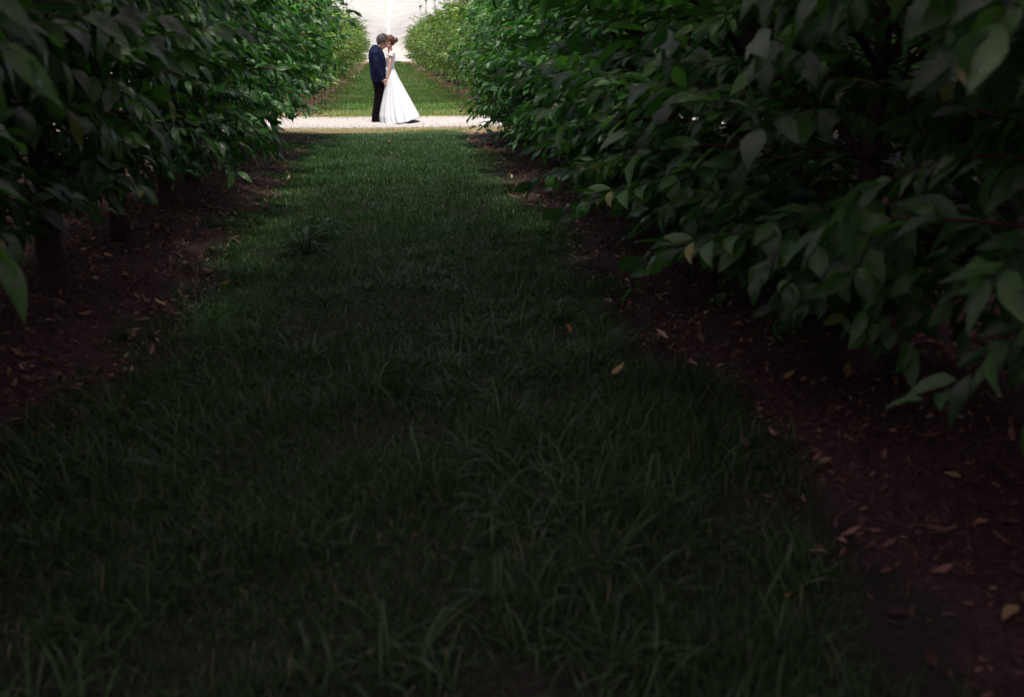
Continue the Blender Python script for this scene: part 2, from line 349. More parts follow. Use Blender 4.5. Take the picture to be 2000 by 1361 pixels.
def make_tree_protos(n, far=False, big=False, low=True):
    out = []
    for k in range(n):
        if far: lf, (path, rad) = crown_parts(92, 15, 2.9, 1.26, 1.3, .11, .20, z0=.55, updir=.6)
        elif big: lf, (path, rad) = crown_parts(150, 19, 3.45, 1.34, 1.15, .10, .235, z0=.70)
        else: lf, (path, rad) = crown_parts(180, 24, 3.45, 1.30, 1.15, .075, .180, z0=.68)
        if not far:   # drooping skirt of low shoots
            lf2, (p2, r2) = crown_parts((14 if big else 34) if low else 9, 17, .95, 1.08, 1.1, .08, .18, z0=.5, taper_low=1.)
            fall = .55 * np.linspace(0, 1, 7) ** 1.6; p2[..., 2] += .22 - fall[None] * .62
            rad_ = np.hypot(lf2[0][:, 0] / 1.25, lf2[0][:, 1] / 1.1).clip(0, 1.1); lf2[0][:, 2] += .22 - .34 * rad_ ** 1.6
            lf2[0][:, 2] = np.maximum(lf2[0][:, 2], .42)
            lf = tuple(np.concatenate([a_, b2]) for a_, b2 in zip(lf, lf2)); path = np.concatenate([path, p2]); rad = np.concatenate([rad, r2])
            lf2, (p2, r2) = crown_parts(34 if low else 10, 15, .95, .72, 1.1, .08, .17, z0=.40, taper_low=1.)
            lf = tuple(np.concatenate([a_, b2]) for a_, b2 in zip(lf, lf2)); path = np.concatenate([path, p2]); rad = np.concatenate([rad, r2])
        if far:
            lf2, (p2, r2) = crown_parts(16, 13, 2.6, .5, 1.0, .09, .14, z0=1.9, updir=0.)
            for a_ in (p2,): a_[..., 2] += np.linspace(0, .75, 7)[None]
            lf2[0][:, 2] += np.clip((np.hypot(lf2[0][:, 0], lf2[0][:, 1])) * .9, 0, .75)
            lf = tuple(np.concatenate([a_, b2]) for a_, b2 in zip(lf, lf2)); path = np.concatenate([path, p2]); rad = np.concatenate([rad, r2])
        P, D, U, L, W = lf; nl = len(P)
        V, Q, UV, per = leaf_geo(P, D, U, L, W, rng.uniform(.1, 1.35, nl), rng.uniform(.08, .6, nl), 3 if far else 6)
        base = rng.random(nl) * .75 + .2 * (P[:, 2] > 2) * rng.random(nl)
        base = np.where(rng.random(nl) > .993, 1., base * .95)
        crown = quads_mesh('crown', V, Q, UV, np.repeat(base, per)); crown.materials.append(LEAF_FAR if far else LEAF)
        TV, TQ = tubes_geo(path, rad, 4)
        # limbs feeding the shoots
        nlm = 9; az = rng.uniform(0, 2 * math.pi, nlm); z = np.linspace(.62, 2.3, nlm); t = np.linspace(0, 1, 6)[None, :, None]
        s0 = np.stack([z * 0, z * 0, z], 1); e = np.stack([np.cos(az) * .6, np.sin(az) * .75, z + .55], 1)
        lp = s0[:, None] * (1 - t) + e[:, None] * t; lp[..., 2] += .1 * np.sin(t[..., 0] * 3); lp += rng.normal(0, .015, lp.shape)
        LV, LQ = tubes_geo(lp, np.interp(np.linspace(0, 1, 6), [0, 1], [.026, .008])[None] * np.ones((nlm, 1)), 6)
        br = quads_mesh('branches', np.concatenate([TV, LV]), np.concatenate([TQ, LQ + len(TV)])); br.materials.append(TWIG)
        # trunk: flared foot, slight lean, continuing as leader
        zt = np.array([-.12, 0, .08, .25, .5, .8, 1.3, 1.9, 2.6, 3.0]); rt = np.array([.135, .115, .088, .074, .068, .060, .045, .032, .018, .008])
        px = np.cumsum(rng.normal(0, .018, 10)) * (zt > 0); py = np.cumsum(rng.normal(0, .018, 10)) * (zt > 0); sides = 14; th = np.arange(sides) * 2 * math.pi / sides
        lob = 1 + .14 * np.cos(3 * th + k)[None] * np.interp(zt, [0, .5], [1, .15])[:, None] + rng.normal(0, .035, (10, sides))
        if far: rt = rt * .8
        TV = np.stack([px[:, None] + rt[:, None] * lob * np.cos(th), py[:, None] + rt[:, None] * lob * np.sin(th), np.repeat(zt[:, None], sides, 1)], -1).reshape(-1, 3)
        q = [[a * sides + c, a * sides + (c + 1) % sides, (a + 1) * sides + (c + 1) % sides, (a + 1) * sides + c] for a in range(9) for c in range(sides)]
        trunk = quads_mesh('trunk', TV, np.array(q)); trunk.materials.append(BARK)
        out.append((trunk, br, crown))
    return out
NEAR = make_tree_protos(5); FAR = make_tree_protos(6, True); BIG = make_tree_protos(3, big=True); LEFT = make_tree_protos(5, low=False); LEFT_BIG = make_tree_protos(3, big=True, low=False)
ORD = ['first', 'second', 'third', 'fourth', 'fifth', 'sixth', 'seventh', 'eighth', 'ninth', 'tenth', 'eleventh', 'twelfth', 'thirteenth', 'fourteenth', 'fifteenth', 'sixteenth',
       'seventeenth', 'eighteenth', 'nineteenth', 'twentieth'] + ['twenty-' + s for s in ('first', 'second', 'third', 'fourth', 'fifth', 'sixth', 'seventh', 'eighth', 'ninth')] + ['thirtieth'] + ['thirty-' + s for s in ('first', 'second', 'third', 'fourth', 'fifth')]
def tree(protos, k, x, y, label, group, sc=(1, 1, 1), rz=None):
    t = empty('cherry_tree', (x, y, float(gz(x, y))), rz if rz is not None else random.choice((0, math.pi)) + random.uniform(-.25, .25))
    t.scale = sc; tag(t, label, 'tree', group)
    for nm, me in zip(('trunk', 'branches', 'crown'), protos[k % len(protos)]): link(nm, me, None, t)
    return t
ys_near = [1.5 + 1.65 * k for k in range(11)]
seq = [0, 3, 1, 4, 2, 0, 3, 1, 2, 4, 0]
for k, y in enumerate([1.5 + 1.652 * j for j in range(11)]):
    if k == 0: continue
    tree(LEFT_BIG if k < 4 else LEFT, seq[k], ROWL + random.uniform(-.05, .05), y + random.uniform(-.06, .06),
         'cherry tree %s from the camera in the left row before the path' % ORD[k - 1], 'cherry trees left of the grass lane before the path',
         (random.uniform(1.18, 1.25) if k > 8 else random.uniform(1.06, 1.17) if k > 4 else random.uniform(.92, 1.02), random.uniform(.95, 1.05), random.uniform(1.1, 1.16) if k > 8 else random.uniform(.97, 1.07) if k > 3 else 1.13))
for k, y in enumerate([1.18 + 1.652 * j for j in range(11)]):
    tree(LEFT_BIG if k < 2 else BIG if k < 6 else NEAR, seq[-k - 1] + (k < 6) * k, ROWR + random.uniform(-.05, .05), y + random.uniform(-.06, .06),
         'cherry tree %s from the camera in the right row before the path' % ORD[k], 'cherry trees right of the grass lane before the path',
         ((.80, .92, 1.02, 1.08, 1.05)[k] if k < 5 else random.uniform(.88, .98), random.uniform(.95, 1.05), random.uniform(1.08, 1.14) if k < 2 else .75 if k > 8 else .83 if k == 8 else random.uniform(.86, .93)))
for sx_, nm in ((-1, 'left'), (1, 'right')):
    for k in range(11):
        tree(NEAR, k * 3 + 1, (6.6 if sx_ > 0 else -6.5) + random.uniform(-.05, .05), 1.9 + 1.7 * k,
             'cherry tree in the second row to the %s, %s from the camera' % (nm, ORD[k]), 'cherry trees in the second row to the ' + nm, (.95, 1.05, 1))
for side, x0, cnt in (('left', -2.25, 31), ('right', 2.75, 31)):
    for k in range(cnt):
        s = random.uniform(.88, 1.08)
        tree(FAR, random.randrange(6), x0 + random.uniform(-.08, .08), 25.2 + 2.05 * k + random.uniform(-.15, .15),
             'yellow green cherry tree beyond the path, %s in the far %s row' % (ORD[k], side), 'cherry trees of the far %s row beyond the path' % side, (s, 1, random.uniform(.74, 1.08)))

# ------------------------------------------------------------------ grass
def blades(x, y, L, Wd, bend, rnd, az=None, st=4):
    n = len(x); az = rng.uniform(0, 2 * math.pi, n) if az is None else az
    t = np.linspace(0, 1, st); out = np.stack([np.cos(az), np.sin(az)], 1)
    a0 = rng.uniform(.02, .35, n); ang = a0[:, None] + bend[:, None] * t[None]
    dl = L[:, None] / (st - 1); r = np.concatenate([np.zeros((n, 1)), np.cumsum(np.sin(ang[:, 1:]) * dl, 1)], 1); z = np.concatenate([np.zeros((n, 1)), np.cumsum(np.cos(ang[:, 1:]) * dl, 1)], 1)
    c = np.stack([x[:, None] + r * out[:, :1], y[:, None] + r * out[:, 1:], gz(x, y)[:, None] - .005 + z], -1)
    wa = az + math.pi / 2 + rng.normal(0, .5, n); sd_ = np.stack([np.cos(wa), np.sin(wa), np.zeros(n)], 1)
    w_ = Wd[:, None] / 2 * np.interp(t, [0, .3, .75, 1], [.8, 1, .7, .06])[None]
    V = np.stack([c - sd_[:, None] * w_[..., None], c + sd_[:, None] * w_[..., None]], 2).reshape(-1, 3)
    q = np.array([[a * 2, a * 2 + 1, a * 2 + 3, a * 2 + 2] for a in range(st - 1)])
    Q = (np.arange(n)[:, None, None] * (st * 2) + q[None]).reshape(-1, 4)
    return V, Q, np.repeat(rnd, st - 1)
def lane_pts(n, y0, y1, xl, xr, edge=.36, patch=True, seed=5):
    x = rng.uniform(xl - .3, xr + .3, n); y = rng.uniform(y0, y1, n)
    l = xl + (vnoise(y, y * 0, 1.4, seed) - .5) * edge * 2; r = xr + (vnoise(y, y * 0 + 9, 1.4, seed) - .5) * edge * 2
    d = np.minimum(x - l, r - x); keep = rng.random(n) < sstep(-.12, .16, d)
    if patch:
        p = vnoise(x, y, 1.6, 21) * .6 + vnoise(x, y, 4.2, 22) * .4; keep &= rng.random(n) < .35 + 1.3 * sstep(.25, .6, p)
        bare = np.exp(-(((x - .33) / .22) ** 2 + ((y - 2.15) / .2) ** 2)); keep &= rng.random(n) > bare * .97
    return x[keep], y[keep]
parts = []
for (n, y0, y1, wd, lm) in ((125000, .9, 5., .0040, 1.), (84000, 5., 10., .0048, .9), (84000, 10., 19.9, .0068, .85)):
    x, y = lane_pts(n, y0, y1, -1.42, 1.50); k = len(x)
    hgt = (.035 + (.11 if y0 < 2 else .08) * sstep(.3, .8, vnoise(x, y, 2.3, 31)) * rng.random(k)) * lm + .02 * rng.random(k)
    y = y + (vnoise(x, y, 1.9, 61) - .45) * .8 * sstep(16, 19.3, y); hgt *= 1 - .35 * sstep(17.5, 19.3, y)
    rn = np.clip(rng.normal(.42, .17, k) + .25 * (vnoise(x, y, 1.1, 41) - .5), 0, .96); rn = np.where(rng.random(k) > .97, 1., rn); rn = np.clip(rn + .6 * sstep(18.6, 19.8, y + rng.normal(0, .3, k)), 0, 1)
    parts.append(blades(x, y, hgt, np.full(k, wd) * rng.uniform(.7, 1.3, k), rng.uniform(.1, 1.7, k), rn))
# long arching tufts
nt_ = 2100; tx, ty = lane_pts(nt_, 1.2, 17, -1.45, 1.5, patch=False); kp = rng.random(len(tx)) < .25 + 1.2 * sstep(.4, .75, vnoise(tx, ty, 1.3, 77)); kp &= rng.random(len(tx)) < np.interp(ty, [0, 5, 8, 14], [1, .9, .4, .2]); tx, ty = tx[kp], ty[kp]
left = (rng.random(len(tx)) < .30) & (ty < 12); tx = np.where(left, rng.uniform(-1.55, -.75, len(tx)), tx)
per = 26; k = len(tx) * per
x = np.repeat(tx, per) + rng.normal(0, .055, k); y = np.repeat(ty, per) + rng.normal(0, .055, k)
parts.append(blades(x, y, np.repeat(rng.uniform(.13, .30, len(tx)), per) * rng.uniform(.6, 1.15, k), rng.uniform(.004, .0075, k), rng.uniform(.7, 2.3, k), np.clip(rng.normal(.55, .18, k), 0, .97), st=6)) if False else None
V6 = blades(x, y, np.repeat(rng.uniform(.10, .34, len(tx)) * np.interp(ty, [0, 5, 9], [1, .85, .5]), per) * rng.uniform(.6, 1.15, k), rng.uniform(.0045, .0085, k), rng.uniform(.8, 2.5, k), np.clip(rng.normal(.55, .18, k), 0, .97), st=6)
parts.append(V6)
def join(parts):
    Vs, Qs, Rs, b_ = [], [], [], 0
    for V, Q, r in parts: Vs.append(V); Qs.append(Q + b_); Rs.append(r); b_ += len(V)
    return np.concatenate(Vs), np.concatenate(Qs), np.concatenate(Rs)
V, Q, r_ = join([p for p in parts if p is not None])
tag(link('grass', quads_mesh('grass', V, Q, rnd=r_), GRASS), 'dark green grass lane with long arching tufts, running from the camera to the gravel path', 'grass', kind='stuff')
parts = []
for (n, y0, y1, wd) in ((42000, 23.9, 34., .012), (46000, 34., 62., .022)):
    x, y = lane_pts(n, y0, y1, -1.55, 2.15, patch=False); k = len(x)
    parts.append(blades(x, y, rng.uniform(.05, .14, k), np.full(k, wd) * rng.uniform(.7, 1.3, k), rng.uniform(.1, 1.5, k), np.clip(rng.normal(.42, .2, k) + .35 * sstep(.4, .9, vnoise(x, y, .9, 88)) + .35 * (y < 25.2), 0, 1)))
x, y = lane_pts(9000, 62, 90, -1.3, 1.95, patch=False); k = len(x)
parts.append(blades(x, y, rng.uniform(.07, .16, k), np.full(k, .045), rng.uniform(.1, 1.5, k), np.clip(rng.normal(.5, .2, k), 0, 1)))
# dry fringe on both edges of the path
x = rng.uniform(-6, 7, 15000); y = np.where(rng.random(15000) < .5, rng.normal(19.95, .36, 15000), rng.normal(23.85, .2, 15000)); k = len(x)
parts.append(blades(x, y, rng.uniform(.02, .06, k), np.full(k, .008), rng.uniform(.3, 1.6, k), np.clip(rng.normal(.9, .2, k), 0, 1)))
V, Q, r_ = join(parts)
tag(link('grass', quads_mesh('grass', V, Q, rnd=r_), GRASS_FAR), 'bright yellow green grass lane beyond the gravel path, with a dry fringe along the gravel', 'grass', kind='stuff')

# ------------------------------------------------------------------ litter on the soil strips
def soil_pts(n, y0, y1):
    s = rng.random(n) < .5; x = np.where(s, rng.uniform(-4.2, -1.2, n), rng.uniform(1.35, 4.6, n)); y = y0 + (y1 - y0) * rng.random(n)
    return x, y
def litter_geo(x, y, L, Wd, rnd, lift=.012):
    n = len(x); az = rng.uniform(0, 2 * math.pi, n); P = np.stack([x, y, gz(x, y) + lift * rng.uniform(.4, 1.6, n)], 1)
    D = np.stack([np.cos(az), np.sin(az), rng.normal(0, .25, n)], 1); U = np.stack([rng.normal(0, .4, n), rng.normal(0, .4, n), np.ones(n)], 1)
    V, Q, UV, per = leaf_geo(P, D, U, L, Wd, rng.uniform(-1.6, 1.6, n), rng.uniform(-.2, .9, n), 3, [.3, .8, 1, .95, .6, .3, .1])
    return V, Q, np.repeat(rnd, per)
ps = []
for n, y0, y1, l0, l1 in ((52000, 1.5, 6., .010, .050), (40000, 6., 12., .015, .055), (24000, 12, 19.2, .02, .06)):
    x, y = soil_pts(n, y0, y1); kp = rng.random(n) < .15 + 1.2 * sstep(.3, .7, vnoise(x, y, 2.1, 55) * .6 + vnoise(x, y, 6.3, 56) * .4); x, y = x[kp], y[kp]; n = len(x); L = rng.uniform(l0, l1, n); ps.append(litter_geo(x, y, L, L * rng.uniform(.10, .42, n), np.clip(rng.normal(.42, .22, n), 0, .98)))
x, y = soil_pts(4200, 1.5, 19.2); L = rng.uniform(.05, .10, 4200); ps.append(litter_geo(x, y, L, L * .38, np.clip(rng.normal(.62, .22, 4200), 0, 1)))
x = rng.uniform(-1.3, 1.4, 60); y = rng.uniform(1.5, 19, 60); L = rng.uniform(.02, .04, 60); ps.append(litter_geo(x, y, L, L * .4, rng.uniform(.4, .9, 60), .03))
n = 5200; x = np.where(rng.random(n) < .5, rng.uniform(-2.6, -1.25, n), rng.uniform(1.45, 3., n)); y = rng.uniform(3.5, 19, n); L = rng.uniform(.02, .06, n); ps.append(litter_geo(x, y, L, L * rng.uniform(.2, .45, n), rng.uniform(.75, 1, n), .025))
n = 260; x = rng.uniform(-5, 6, n); y = rng.uniform(19.4, 23.6, n); L = rng.uniform(.015, .06, n); ps.append(litter_geo(x, y, L, L * .5, rng.random(n) ** 1.5, .03))
V, Q, r_ = join(ps)
tag(link('leaf_litter', quads_mesh('leaf_litter', V, Q, rnd=r_), LITTER), 'brown crumbly leaf litter and mulch on the soil under both tree rows', 'leaf litter', kind='stuff')
x = rng.uniform(-3.2, 4., 9000); x = np.where(np.abs(x - .3) < 1.5, np.sign(x - .3) * (1.5 + rng.random(9000)) + .3, x); y = rng.uniform(24, 60, 9000); L = rng.uniform(.05, .13, 9000)
V, Q, r_ = join([litter_geo(x, y, L, L * .4, np.clip(rng.normal(.85, .15, 9000), 0, 1), .02)])
tag(link('leaf_litter', quads_mesh('leaf_litter', V, Q, rnd=r_), LITTER), 'straw coloured dry litter under the far rows beyond the gravel path', 'leaf litter', kind='stuff')
# separate pale leaves
fl = []
for v in range(3):
    V, Q, UV, per = leaf_geo(np.array([[-.05, 0, .012]]), np.array([[1., 0, .1]]), np.array([[0, .15 * (v - 1), 1.]]), np.array([.105]), np.array([.042]), np.array([-.5 + .6 * v]), np.array([.25 + .15 * v]), 6)
    me = quads_mesh('fallen_leaf', V, Q, UV, np.full(len(Q), v / 2)); me.materials.append(YELLOW); fl.append(me)
def spot(px, py):
    """point of the ground the photograph shows at this pixel"""
    th, ps_ = R(16.98), R(7.01); F = Vector((math.sin(ps_) * math.cos(th), math.cos(ps_) * math.cos(th), -math.sin(th)))
    Uu = Vector((math.sin(ps_) * math.sin(th), math.cos(ps_) * math.sin(th), math.cos(th))); Rr = Vector((math.cos(ps_), -math.sin(ps_), 0))
    d = F + Rr * (px - 1000) / 1944 + Uu * (680.5 - py) / 1944; z = .08
    for _ in range(4):
        t = (z - 1.6) / d.z; x, y = d.x * t, d.y * t; z = float(gz(x, y))
    return x, y, z
groups = {'left': [(297, 540), (313, 600), (280, 634), (262, 655), (215, 513), (187, 546), (390, 477), (412, 492), (360, 520), (305, 445), (265, 410), (410, 425), (425, 410), (345, 620), (95, 710), (75, 750), (150, 770), (120, 600), (440, 560), (470, 385), (500, 330), (530, 300)],
          'right': [(1462, 672), (1545, 664), (1540, 742), (1352, 718), (1650, 740), (1745, 750), (1785, 680), (1800, 695), (1860, 940), (1925, 805), (1320, 790), (1140, 445), (1080, 360), (1105, 372), (1280, 443), (1250, 505), (1390, 505), (1600, 1090), (1540, 1170), (1970, 1210), (1610, 910), (1440, 640)],
          'lane': [(1208, 748), (763, 283), (1110, 660)]}
txt = {'left': 'pale yellow fallen leaf lying on the brown soil under the left tree row', 'right': 'pale yellow fallen leaf lying on the brown soil under the right tree row', 'lane': 'yellow fallen leaf lying in the dark grass lane'}
for g_, L_ in groups.items():
    for (a, b_) in L_:
        x, y, z = spot(a, b_)
        o = link('fallen_leaf', random.choice(fl), None, None, (x, y, z + (.05 if g_ == 'lane' else .012))); o.rotation_euler = (random.uniform(-.2, .2), random.uniform(-.2, .2), random.uniform(0, 6.28))
        s = random.uniform(.75, 1.15); o.scale = (s, s, s); tag(o, txt[g_], 'leaf', txt[g_].split(' leaf')[0] + ' leaves, ' + g_)
# broad leaved weeds in the lane
def weed(px, py, label, nl=26, hh=.2):
    x, y, z = spot(px, py); t = empty('weed_plant', (x, y, z)); tag(t, label, 'weed', 'broad leaved weeds in the grass lane')
    az = rng.uniform(0, 6.28, nl); P = np.stack([np.cos(az) * .03, np.sin(az) * .03, rng.uniform(.02, hh, nl)], 1)
    r0 = rng.uniform(.03, .16, nl); tip = P + np.stack([np.cos(az) * r0, np.sin(az) * r0, rng.uniform(0, .08, nl)], 1)
    D = np.stack([np.cos(az), np.sin(az), rng.uniform(-.4, .6, nl)], 1); U = np.stack([rng.normal(0, .2, nl), rng.normal(0, .2, nl), np.ones(nl)], 1)
    L = rng.uniform(.05, .11, nl); V, Q, UV, per = leaf_geo(tip, D, U, L, L * .55, rng.uniform(.2, 1.2, nl), rng.uniform(.1, .4, nl), 5)
    link('leaves', quads_mesh('leaves', V, Q, UV, np.repeat(rng.random(nl), per)), WEED, t)
    tt = np.linspace(0, 1, 4)[None, :, None]; pth = np.zeros((nl, 1, 3)) + tt * tip[:, None]
    V, Q = tubes_geo(pth, np.full((nl, 4), .0022)); link('stems', quads_mesh('stems', V, Q), WEED, t)
weed(600, 500, 'dark broad leaved weed clump in the grass, left of the lane middle', 46, .22)
weed(640, 470, 'smaller broad leaved weed just behind the dark clump', 24, .15)

# ------------------------------------------------------------------ posts, nets
def post(x, y, h, r, label, group, mat, cap=True, sq=False):
    z = float(gz(x, y)); t = empty('post', (x, y, z)); tag(t, label, 'post', group); mb = MB()
    if sq: mb.box((0, 0, h / 2 - .1), (r * 2, r * 2, h + .2), .1); 
    else: mb.tube([(0, 0, -.1), (0, 0, h * .5), (0, 0, h)], [r, r, r * .96], 12)
    mb.obj('shaft', mat, t, smooth=not sq)
    if cap: MB().tube([(0, 0, h - .05), (0, 0, h + .02), (0, 0, h + .07)], [r * 1.8, r * 1.9, r * .9], 12).obj('cap', CAPM, t)
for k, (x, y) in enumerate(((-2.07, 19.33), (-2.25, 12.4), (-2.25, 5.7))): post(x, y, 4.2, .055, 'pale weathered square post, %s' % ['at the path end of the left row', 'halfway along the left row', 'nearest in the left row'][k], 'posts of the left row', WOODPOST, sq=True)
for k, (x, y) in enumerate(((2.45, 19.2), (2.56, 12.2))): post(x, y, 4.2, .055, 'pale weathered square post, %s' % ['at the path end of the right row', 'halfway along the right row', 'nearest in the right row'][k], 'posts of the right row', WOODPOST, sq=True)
for k, (x, y) in enumerate(((-2.4, 26.5), (-2.4, 36), (-2.4, 46), (-2.4, 56), (-2.35, 64), (-2.4, 71.5), (-2.6, 85))): post(x, y, 4.12, .045, 'thin capped net post, %s from the path in the far left row' % ORD[k], 'net posts of the far left row', METALPOST)
for k, (x, y) in enumerate(((2.75, 27), (2.65, 36.4), (2.7, 46), (2.7, 55), (2.6, 63.5), (2.65, 75), (2.75, 88))): post(x, y, 4.12, .05 if k != 2 else .065, 'thin capped net post, %s from the path in the far right row' % ORD[k], 'net posts of the far right row', METALPOST)
post(4.5, 61, 4.25, .07, 'grey net post with dark cap standing outside the far right row', 'net posts of the far right row', METALPOST)

def net_sheet(xa, xm, xb, za, zm, y0, y1, ny, wr=.05, seed=3, fall=False, gap=0):
    """strip hanging from xa (height za) down to xm (height zm) up to xb"""
    xs = np.concatenate([np.linspace(xa, xm - gap, 13), [xm], np.linspace(xm + gap, xb, 13)]) if gap else np.concatenate([np.linspace(xa, xm, 13), np.linspace(xm, xb, 13)[1:]]); ys = np.linspace(y0, y1, ny); X, Y = np.meshgrid(xs, ys)
    t = np.where(X < xm, (xm - X) / (xm - xa), (X - xm) / (xb - xm)); Z = zm + (za - zm) * t ** 1.25 + (vnoise(X, Y, 1.1, seed) - .5) * wr + .04 * np.sin(Y * .63) * (1 - t)
    if fall: Z = Z * (1 - .97 * sstep(84., 96.2, Y))
    n = len(xs); cols = np.array([c for c in range(n - 1) if not gap or abs((xs[c] + xs[c + 1]) / 2 - xm) > gap * .9]); i = (np.arange(ny - 1)[:, None] * n + cols[None]).ravel()
    return np.stack([X, Y, Z], -1).reshape(-1, 3), np.stack([i, i + 1, i + 1 + n, i + n], 1)
YE = 96.
V, Q = net_sheet(-2.4, .42, 2.7, 4.35, 3.5, 27., YE, 281, fall=True, gap=.07)
t = empty('overhead_net', (0, 0, 0)); tag(t, 'white crinkled net roof sagging over the far lane, with a bright laced seam', 'net')
link('net_panel', quads_mesh('net_panel', V, Q), WHITENET, t)
for xa, xb in ((-7.1, -2.4), (2.7, 7.4)):
    V, Q = net_sheet(xa, (xa + xb) / 2, xb, 4.35, 3.6, 27., YE, 140, seed=6, fall=True); link('net_panel', quads_mesh('net_panel', V, Q), WHITENET, t)
k = 900; y = np.linspace(27.2, YE, k); z = (3.5 + .04 * np.sin(y * .63)) * (1 - .97 * sstep(84., 96.2, y)) + .012   # laced seam with scalloped edges
hw_ = .06 + .06 * np.abs(np.sin(y * 5.2)) * rng.uniform(.4, 1.3, k); cx = .42 + .03 * np.sin(y * 2.6) + rng.normal(0, .008, k)
V = np.stack([np.stack([cx - hw_, y, z], 1), np.stack([cx + hw_, y, z], 1)], 1).reshape(-1, 3); i = np.arange(k - 1) * 2
link('seam', quads_mesh('seam', V, np.stack([i, i + 1, i + 3, i + 2], 1)), SEAMNET, t)

# added unseen dark netting over the near block, graded to dim the camera end
t = empty('added_shade_net', (0, 0, 0)); tag(t, 'added dark netting above the near tree rows, unseen, dimming the light', 'net')
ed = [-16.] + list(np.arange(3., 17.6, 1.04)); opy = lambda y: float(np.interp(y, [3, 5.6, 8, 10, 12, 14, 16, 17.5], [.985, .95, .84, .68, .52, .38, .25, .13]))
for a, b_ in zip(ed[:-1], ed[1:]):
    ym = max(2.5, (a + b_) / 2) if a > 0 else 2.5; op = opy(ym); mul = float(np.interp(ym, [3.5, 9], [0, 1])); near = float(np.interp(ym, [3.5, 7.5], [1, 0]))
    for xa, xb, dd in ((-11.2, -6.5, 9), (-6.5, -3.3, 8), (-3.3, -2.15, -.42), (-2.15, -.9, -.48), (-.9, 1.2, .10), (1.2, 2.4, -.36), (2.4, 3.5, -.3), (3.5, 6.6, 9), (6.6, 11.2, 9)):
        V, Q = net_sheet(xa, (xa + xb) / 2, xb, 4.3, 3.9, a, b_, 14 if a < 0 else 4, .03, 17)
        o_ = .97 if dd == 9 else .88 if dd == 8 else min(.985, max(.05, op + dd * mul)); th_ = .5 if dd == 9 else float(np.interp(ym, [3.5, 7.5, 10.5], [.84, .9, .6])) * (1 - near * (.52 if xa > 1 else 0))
        link('net_panel', quads_mesh('net_panel', V, Q), added_darknet(round(o_, 2), round(th_, 1)), t)
for (x0, y0, x1, y1) in ((-11.2, -16, 11.2, -16), (-11.2, -16, -11.2, 16), (11.2, 16, 11.2, -16)):  # added unseen curtains holding back light from behind and the sides
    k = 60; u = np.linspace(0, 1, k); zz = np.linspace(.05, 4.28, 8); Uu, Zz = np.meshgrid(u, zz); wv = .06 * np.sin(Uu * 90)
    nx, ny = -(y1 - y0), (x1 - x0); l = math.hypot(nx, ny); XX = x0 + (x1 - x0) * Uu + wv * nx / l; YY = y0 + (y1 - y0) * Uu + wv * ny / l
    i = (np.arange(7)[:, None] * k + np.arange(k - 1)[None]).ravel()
    link('added_side_panel', quads_mesh('added_side_panel', np.stack([XX, YY, Zz], -1).reshape(-1, 3), np.stack([i, i + 1, i + 1 + k, i + k], 1)), added_darknet(.96, .5), t)

# ------------------------------------------------------------------ the couple
YC = 21.91
def cp(cx, cy, y=0.):   # a point of the couple: pixel of the enlarged crop -> metres (side view), y = offset towards (+) or away from the viewer
    z = (1175 - cy) / 568; return (-.2 + .039 * z + (cx - 456) / 568, YC - y, z)
def rings(spec, n=24, p=1.0):
    """spec: (cx_left, cx_right, cy, half width in y, y offset, tilt)"""
    out = []
    for (a, b_, cy, hy, *rest) in spec:
        tilt = rest[0] if rest else 0
        c0 = cp(a, cy); c1 = cp(b_, cy); xm = (c0[0] + c1[0]) / 2; rx = (c1[0] - c0[0]) / 2; z = c0[2]; r = []
        for k in range(n):
            th = 2 * math.pi * k / n; c, s = math.cos(th), math.sin(th)
            c = math.copysign(abs(c) ** p, c); s = math.copysign(abs(s) ** p, s)
            r.append((xm + rx * c, YC + hy * s, z + tilt * rx * c))
        out.append(r)
    return out
def v(p, dx=0, dy=0, dz=0): return (p[0] + dx, p[1] + dy, p[2] + dz)
def finger(mb, base, pts, r):  # tapered chain of three bones
    ch = [Vector(base)]
    for q in pts: ch.append(ch[-1] + Vector(q))
    mb.tube([tuple(c) for c in ch], [r, r * .98, r * .9, r * .72][:len(ch)], 8); mb.ball(tuple(ch[-1]), (r * .74,) * 3, n=8, m=6)
def head(mb, c, tilt, s=1.0, face=1):
    """skull facing +X*face, tilted forward by tilt (radians)"""
    M = Matrix.Rotation(tilt * face, 3, 'Y'); q = lambda x, y, z: tuple(Vector(c) + M @ Vector((x * face * s, y * s, z * s)))
    mb.ball(q(-.012, 0, .035), (.098 * s, .076 * s, .092 * s), M, 20, 14)           # cranium
    mb.ball(q(.028, 0, -.03), (.062 * s, .060 * s, .088 * s), M, 18, 12)            # face
    mb.ball(q(.052, 0, -.092), (.032 * s, .034 * s, .026 * s), M)                   # chin
    mb.tube([q(-.02, .055, -.045), q(.015, .05, -.085), q(.055, .02, -.105)], [.018 * s, .017 * s, .014 * s], 8)
    mb.tube([q(-.02, -.055, -.045), q(.015, -.05, -.085), q(.055, -.02, -.105)], [.018 * s, .017 * s, .014 * s], 8)
    mb.tube([q(.082, 0, .012), q(.098, 0, -.018), q(.108, 0, -.036)], [.009 * s, .011 * s, .013 * s], 8)   # nose
    mb.ball(q(.080, 0, .022), (.014 * s, .045 * s, .010 * s), M)                    # brow
    for sd_ in (1, -1):
        mb.ball(q(.072, .030 * sd_, .003), (.013 * s, .014 * s, .009 * s), M)       # closed eyelids
        mb.ball(q(.058, .040 * sd_, -.028), (.022 * s, .018 * s, .018 * s), M)      # cheeks
        mb.ball(q(-.012, .078 * sd_, -.012), (.018 * s, .008 * s, .032 * s), M)     # ears
    mb.ball(q(.089, 0, -.062), (.010 * s, .022 * s, .006 * s), M); mb.ball(q(.086, 0, -.073), (.010 * s, .019 * s, .007 * s), M)
    return q

